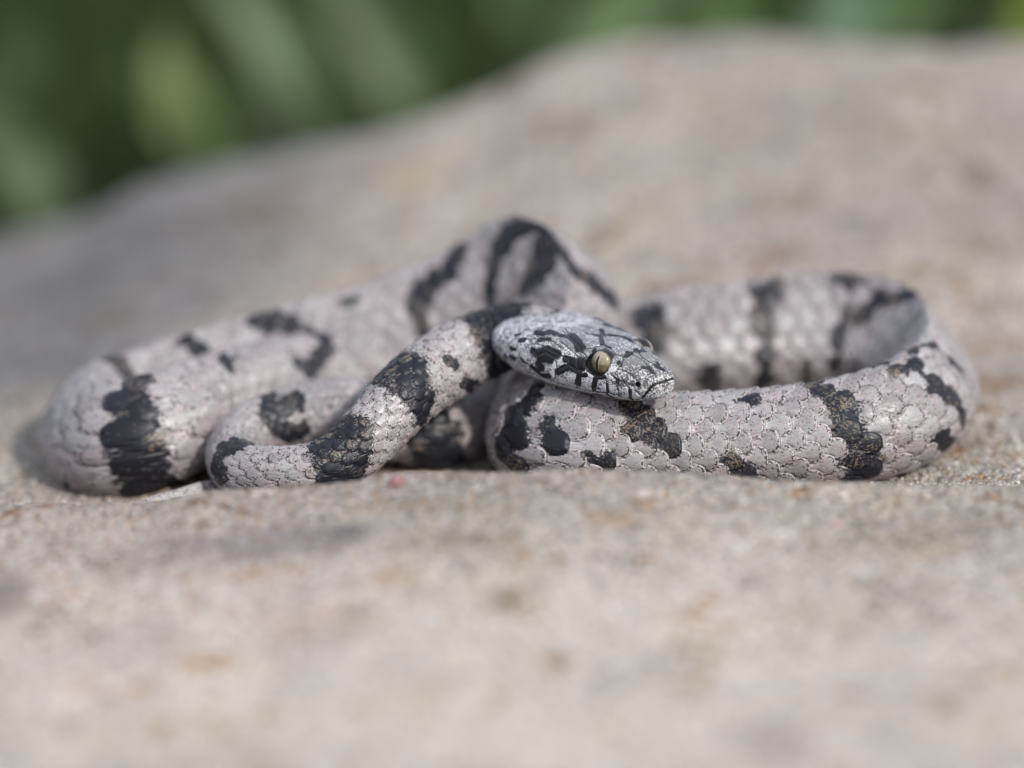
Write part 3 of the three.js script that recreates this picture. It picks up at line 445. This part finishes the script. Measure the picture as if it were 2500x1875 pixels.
{
  const g = mergeGeometries(bodyGeoms, true); g.computeVertexNormals();
  { // the two sides of the belly seam, and the joints between lengths of body, share their normals
    const P = g.attributes.position, N = g.attributes.normal, seen = new Map();
    for (let k = 0; k < P.count; k++) { const key = Math.round(P.getX(k) * 2e7) + '_' + Math.round(P.getY(k) * 2e7) + '_' + Math.round(P.getZ(k) * 2e7), l = seen.get(key); if (l === undefined) seen.set(key, k); else { const a = V(N.getX(k) + N.getX(l), N.getY(k) + N.getY(l), N.getZ(k) + N.getZ(l)).normalize(); N.setXYZ(k, a.x, a.y, a.z); N.setXYZ(l, a.x, a.y, a.z); } }
  }
  const o = new THREE.Mesh(g, bodyMats); o.name = 'body'; o.castShadow = o.receiveShadow = true; snake.add(o);
}
{ // eyes: a ball with a gold iris, dark veins and a thin upright pupil
  const W = 512, c = new Uint8Array(W * W * 4);
  for (let y = 0; y < W; y++) for (let x = 0; x < W; x++) {
    const u = (x + 0.5) / W * 2 - 1, v = (y + 0.5) / W * 2 - 1, rr = Math.hypot(u, v), an = Math.atan2(v, u), k = (y * W + x) * 4;
    const n = fbm(u * 4, v * 4, 2, 3), vein = Math.abs(fbm(u * 4.5 + 3, v * 4.5, 9, 2) - 0.5), ray = vn(an * 7, rr * 3, 5), ve2 = Math.abs(fbm(u * 8, v * 8 + 5, 19, 2) - 0.5);
    const tone = sst(-0.55, 0.75, v + 0.7 * (n - 0.5));
    let q = [mix(0.19, 0.47, tone), mix(0.125, 0.385, tone), mix(0.05, 0.30, tone)];
    const br = sst(0.42, 0.62, fbm(u * 2.2 + 7, v * 2.2, 33, 2)) * sst(0.0, 0.5, u); q = [mix(q[0], 0.34, br * 0.6), mix(q[1], 0.32, br * 0.6), mix(q[2], 0.20, br * 0.6)];
    const w = Math.max(sst(0.05, 0.02, vein) * 0.6, sst(0.045, 0.015, ve2) * 0.5) * (0.35 + 0.65 * sst(0.45, -0.3, v)), l = 0.80 + 0.6 * (ray - 0.4) * (1 - tone);
    q = q.map((p, i) => mix(p * l * 0.84, [0.022, 0.013, 0.008][i], w));
    const slit = Math.abs(u + 0.02 * Math.sin(v * 5)) / (0.12 * Math.sqrt(Math.max(0, 1 - (v / 0.66) ** 2)) + 1e-4), pu = v > -0.66 && v < 0.66 ? sst(1.15, 0.9, slit) : 0, rim = v > -0.7 && v < 0.7 ? sst(1.9, 1.3, slit) * (1 - pu) : 0;
    q = q.map((p, i) => mix(p, [0.55, 0.44, 0.27][i], rim * 0.45)); q = q.map((p) => mix(p, 0.006, pu)); q = q.map((p) => mix(p, 0.01, sst(0.86, 0.97, rr)));
    c[k] = enc(q[0]); c[k + 1] = enc(q[1]); c[k + 2] = enc(q[2]); c[k + 3] = 255;
  }
  const mat = new THREE.MeshPhysicalMaterial({ map: dataTex(c, W, W, true), roughness: 0.45, specularIntensity: 0.3, clearcoat: 0.45, clearcoatRoughness: 0.06 });
  for (const side of [1, -1]) {
    const g = new THREE.SphereGeometry(EYE_R * HEAD_K * MM, 64, 48), uv = g.attributes.uv, P = g.attributes.position;   // local axes: x forward, y up, z outward
    for (let k = 0; k < P.count; k++) { const s = EYE_R * HEAD_K * MM * 1.0; uv.setXY(k, 0.5 + 0.5 * P.getX(k) / s, 0.5 + 0.5 * P.getY(k) / s); }
    const o = new THREE.Mesh(g, mat); o.name = 'eye'; o.castShadow = o.receiveShadow = true;
    const out = HEAD_R.clone().multiplyScalar(side).addScaledVector(HEAD_F, 0.12).addScaledVector(HEAD_U, 0.05).normalize(), f = HEAD_F.clone().addScaledVector(out, -HEAD_F.dot(out)).normalize(), up = out.clone().cross(f).multiplyScalar(1);
    if (up.y < 0) up.negate();
    const m = new THREE.Matrix4().makeBasis(up.clone().cross(out).normalize(), up, out);
    o.quaternion.setFromRotationMatrix(m);
    o.position.copy(HEAD_O).addScaledVector(HEAD_F, EYE_A * HEAD_K).addScaledVector(HEAD_R, side * EYE_X * HEAD_K).addScaledVector(HEAD_U, EYE_Y * HEAD_K).multiplyScalar(MM);
    snake.add(o);
  }
}
scene.add(tag(snake, 'grey-pink snake with black bands and pale speckled head coiled on the rock', 'snake'));

// ---------------------------------------------------------------- plants behind the rock, and small things on it
const leafGeo = (L, W, bend, curl, rng = 0) => { // a lance-shaped leaf along +y from its stalk, folded along the midrib
  const g = grid(14, 8, (i, j, o) => {
    const t = i / 14, s = j / 4 - 1, w = W * 0.5 * Math.pow(Math.sin(Math.PI * Math.min(1, 0.06 + 0.94 * Math.pow(t, 0.8))), 0.75) * (1 - 0.25 * t);
    const a = bend * t; o[0] = s * w + 0.03 * L * Math.sin(t * 5 + rng); o[1] = L * (a ? Math.sin(a) / bend * 1 : t); o[2] = L * (a ? (1 - Math.cos(a)) / bend : 0) + curl * Math.abs(s) * w + 0.06 * W * Math.sin(t * 11 + s * 2 + rng);
  }, (i, j, o) => { o[0] = j / 8; o[1] = i / 14; });
  g.computeVertexNormals(); return g;
};
const leafTex = (() => { const N = 256, c = new Uint8Array(N * N * 4); for (let y = 0; y < N; y++) for (let x = 0; x < N; x++) { const u = x / N - 0.5, v = y / N, m = Math.max(sst(0.03, 0.012, Math.abs(u)), 0.5 * sst(0.10, 0.02, Math.abs(((v - Math.abs(u) * 0.6) * 12) % 1 - 0.5))), k = 0.80 + 0.2 * m + 0.22 * (fbm(x / 14, y / 14, 3, 3) - 0.5), o = (y * N + x) * 4; c[o] = enc(k); c[o + 1] = enc(k); c[o + 2] = enc(k * 0.95); c[o + 3] = 255; } return dataTex(c, N, N, true); })();
const leafMat = (r, g, b, rough = 0.5) => new THREE.MeshPhysicalMaterial({ color: new THREE.Color().setRGB(r, g, b), map: leafTex, roughness: rough, specularIntensity: 0.45, transmission: 0.3, thickness: 0, side: THREE.DoubleSide });
const GROUND_Y = -150;
const stemMat = leafMat(0.06, 0.10, 0.035);
// a plant: where its main leaf is seen (pixel, distance), leaf length and width in mm, lean in the picture, colours
function plant(label, name, category, [px, py, depth], L, W, lean, back, mat, extra = [], group) {
  const c = at(px, py, depth), root = new THREE.Group(); root.name = name;
  const foot = V(c.x - Math.sin(lean * R) * (L * 0.5 + 40), GROUND_Y + 4, c.z - 10); root.position.copy(foot).multiplyScalar(MM);
  const leaves = [[c, L, W, lean, back, mat], ...extra.map(([dx, dy, dz, l, w, le, ba, m]) => [c.clone().add(V(dx, dy, dz)), l, w, le, ba, m || mat])];
  for (const [p, l, w, le, ba, m] of leaves) {
    const g = leafGeo(l, w, 0.5 + 0.4 * rnd(), 0.25 + 0.2 * rnd(), rnd(0, 6)), o = new THREE.Mesh(g, m); o.name = 'leaf'; o.castShadow = o.receiveShadow = true;
    o.rotation.set(-ba * R, 0, 0); const q = new THREE.Quaternion().setFromAxisAngle(V(0, 0, 1), -le * R); o.quaternion.premultiply(q);
    const start = p.clone().sub(V(0, l * 0.5, 0).applyQuaternion(o.quaternion)); o.position.copy(start).sub(foot).multiplyScalar(MM); root.add(o);
    const e = start.clone().sub(foot).multiplyScalar(MM), d0 = V(0, 1, 0).applyQuaternion(o.quaternion).multiplyScalar(-0.03);
    const tube = new THREE.TubeGeometry(new THREE.CatmullRomCurve3([V(rnd(-0.004, 0.004), -0.006, rnd(-0.004, 0.004)), V(e.x * 0.35, e.y * 0.45, e.z * 0.4), e.clone().add(d0), e.clone().addScaledVector(d0, -0.15)]), 16, 0.0011, 6);
    const st = new THREE.Mesh(tube, stemMat); st.name = 'stem'; st.castShadow = st.receiveShadow = true; root.add(st);
  }
  scene.add(tag(root, label, category, group)); return root;
}
const yellowGreen = leafMat(0.165, 0.215, 0.07), paleGreen = leafMat(0.20, 0.27, 0.15, 0.4), midGreen = leafMat(0.06, 0.125, 0.026), deepGreen = leafMat(0.03, 0.06, 0.015), blueGreen = leafMat(0.12, 0.20, 0.12, 0.4);
plant('yellow-green upright leaf behind the low left edge of the rock, brightest of the plants', 'leafy_plant', 'plant', [440, 215, 520], 17, 7.5, -16, 35, yellowGreen, [[-4, -3, -6, 18, 6, -34, 45, midGreen], [3, -9, -8, 16, 6, 14, 40, midGreen]]);
plant('pale grey-green blade slanting across the top, just right of the yellow-green leaf', 'leafy_plant_001', 'plant', [625, 40, 545], 34, 7, -34, 40, paleGreen, [[6, -7, -12, 22, 6, -20, 30, midGreen]]);
plant('faint pale blade slanting at the top edge, left of where the rock rises', 'leafy_plant_002', 'plant', [900, 60, 570], 34, 6.5, -24, 40, leafMat(0.19, 0.25, 0.14, 0.42), [[7, -8, -14, 24, 7, 10, 35, midGreen]]);
plant('dull green broad leaf at the left edge of the picture, lowest behind the rock', 'leafy_plant_003', 'plant', [95, 420, 500], 20, 9, -48, 55, leafMat(0.15, 0.21, 0.10), [[-4, 10, -20, 22, 8, 20, 40, deepGreen]]);
plant('blue-green leaf showing just above the right half of the rock hump', 'leafy_plant_004', 'plant', [2060, 5, 530], 22, 9, 18, 40, blueGreen, [[-12, -4, -10, 18, 8, -30, 40, midGreen], [8, -2, -8, 18, 8, 45, 40, midGreen]]);
plant('small yellow-green leaf at the top right corner behind the rock', 'leafy_plant_005', 'plant', [2515, 40, 520], 14, 6, 8, 35, leafMat(0.17, 0.24, 0.03), [[-3, -6, -8, 14, 6, -20, 40, deepGreen]]);
plant('mid green leaf above the middle of the rock where its edge climbs', 'leafy_plant_006', 'plant', [1500, 15, 560], 22, 9, 50, 45, leafMat(0.12, 0.20, 0.08), [[14, -3, -8, 20, 9, 70, 45, midGreen], [-12, 2, -14, 20, 8, -10, 40, midGreen]]);
{ // undergrowth behind the rock: dark leaves too many to count
  const g = leafGeo(22, 9, 0.7, 0.3), n = 5200, o = new THREE.InstancedMesh(g, leafMat(1, 1, 1, 0.85), n), m = new THREE.Matrix4(), q = new THREE.Quaternion(), col = new THREE.Color();
  for (let i = 0; i < n; i++) {
    const z = -175 - 1100 * rnd() ** 1.6, x = rnd(-0.5, 0.5) * (420 - z * 0.55), h = rnd() ** 1.5 * 55, p = V(x, GROUND_Y + 2 + h, z);
    q.setFromEuler(new THREE.Euler(rnd(-1.3, 0.3), rnd(-3.14, 3.14), rnd(-0.9, 0.9))); const s = rnd(0.6, 1.5);
    m.compose(p.multiplyScalar(MM), q, V(s, s, s)); o.setMatrixAt(i, m);
    const k = fbm(x * 0.012, z * 0.012, 5, 2), l = (0.5 + 0.9 * k) * rnd(0.7, 1.2); col.setRGB(0.029 * l, 0.056 * l, 0.006 * l * (0.6 + 0.9 * rnd())); o.setColorAt(i, col);
  }
  o.name = 'undergrowth'; scene.add(tag(o, 'dark green blurred undergrowth filling the space behind the rock', 'undergrowth', null, 'stuff'));
}
function crumb(name, label, category, px, py, depth, size, color, lift) { // a lumpy little body lying on the stone
  const g = new THREE.IcosahedronGeometry(1, 4), P = g.attributes.position, w = V();
  for (let k = 0; k < P.count; k++) { w.fromBufferAttribute(P, k); const f = 1 + 0.35 * (fbm(w.x * 1.7 + px, w.y * 1.7, w.z * 1.7, 3) - 0.5); w.set(w.x * size[0], w.y * size[1], w.z * size[2]).multiplyScalar(f * MM); P.setXYZ(k, w.x, w.y, w.z); }
  g.computeVertexNormals();
  const o = new THREE.Mesh(g, new THREE.MeshStandardMaterial({ color: new THREE.Color().setRGB(...color), roughness: 0.7 })), p = rockHit(px, py);
  const y = rockY(p.x, p.z); o.position.set(p.x, y + size[1] * lift, p.z).multiplyScalar(MM); o.name = name; scene.add(tag(o, label, category));
}
crumb('red_seed', 'tiny pinkish red seed on the rock rim under the bent neck', 'seed', 966, 1182, 0, [0.55, 0.5, 0.5], [0.27, 0.11, 0.115], 0.6);
crumb('red_seed_001', 'faint pinkish red seed on the foreground stone below the right bend', 'seed', 2042, 1278, 0, [0.6, 0.3, 0.6], [0.36, 0.23, 0.21], 0.4);

{ // loose sand grains on the stone round the snake
  const g = new THREE.IcosahedronGeometry(1, 0), n = 2600, o = new THREE.InstancedMesh(g, new THREE.MeshStandardMaterial({ roughness: 0.8 }), n), m = new THREE.Matrix4(), q = new THREE.Quaternion(), col = new THREE.Color();
  for (let i = 0; i < n; i++) {
    const x = 44 - 88 * rnd() ** 2.2, z = -22 + 28 * rnd(), s = 0.06 + 0.12 * rnd() ** 3, h = rnd();
    m.compose(V(x, rockY(x, z) + s * 0.25, z).multiplyScalar(MM), q.setFromEuler(new THREE.Euler(rnd(0, 6), rnd(0, 6), 0)), V(s * rnd(0.8, 1.5), s * 0.8, s).multiplyScalar(MM)); o.setMatrixAt(i, m);
    const c = h < 0.5 ? [0.50, 0.46, 0.40] : h < 0.72 ? [0.56, 0.53, 0.49] : h < 0.86 ? [0.36, 0.27, 0.18] : h < 0.94 ? [0.24, 0.14, 0.08] : [0.09, 0.08, 0.07]; col.setRGB(...c); o.setColorAt(i, col);
  }
  o.name = 'sand_grains'; scene.add(tag(o, 'loose sand grains scattered on the stone round the snake', 'sand', null, 'stuff'));
}

renderer.render(scene, camera);
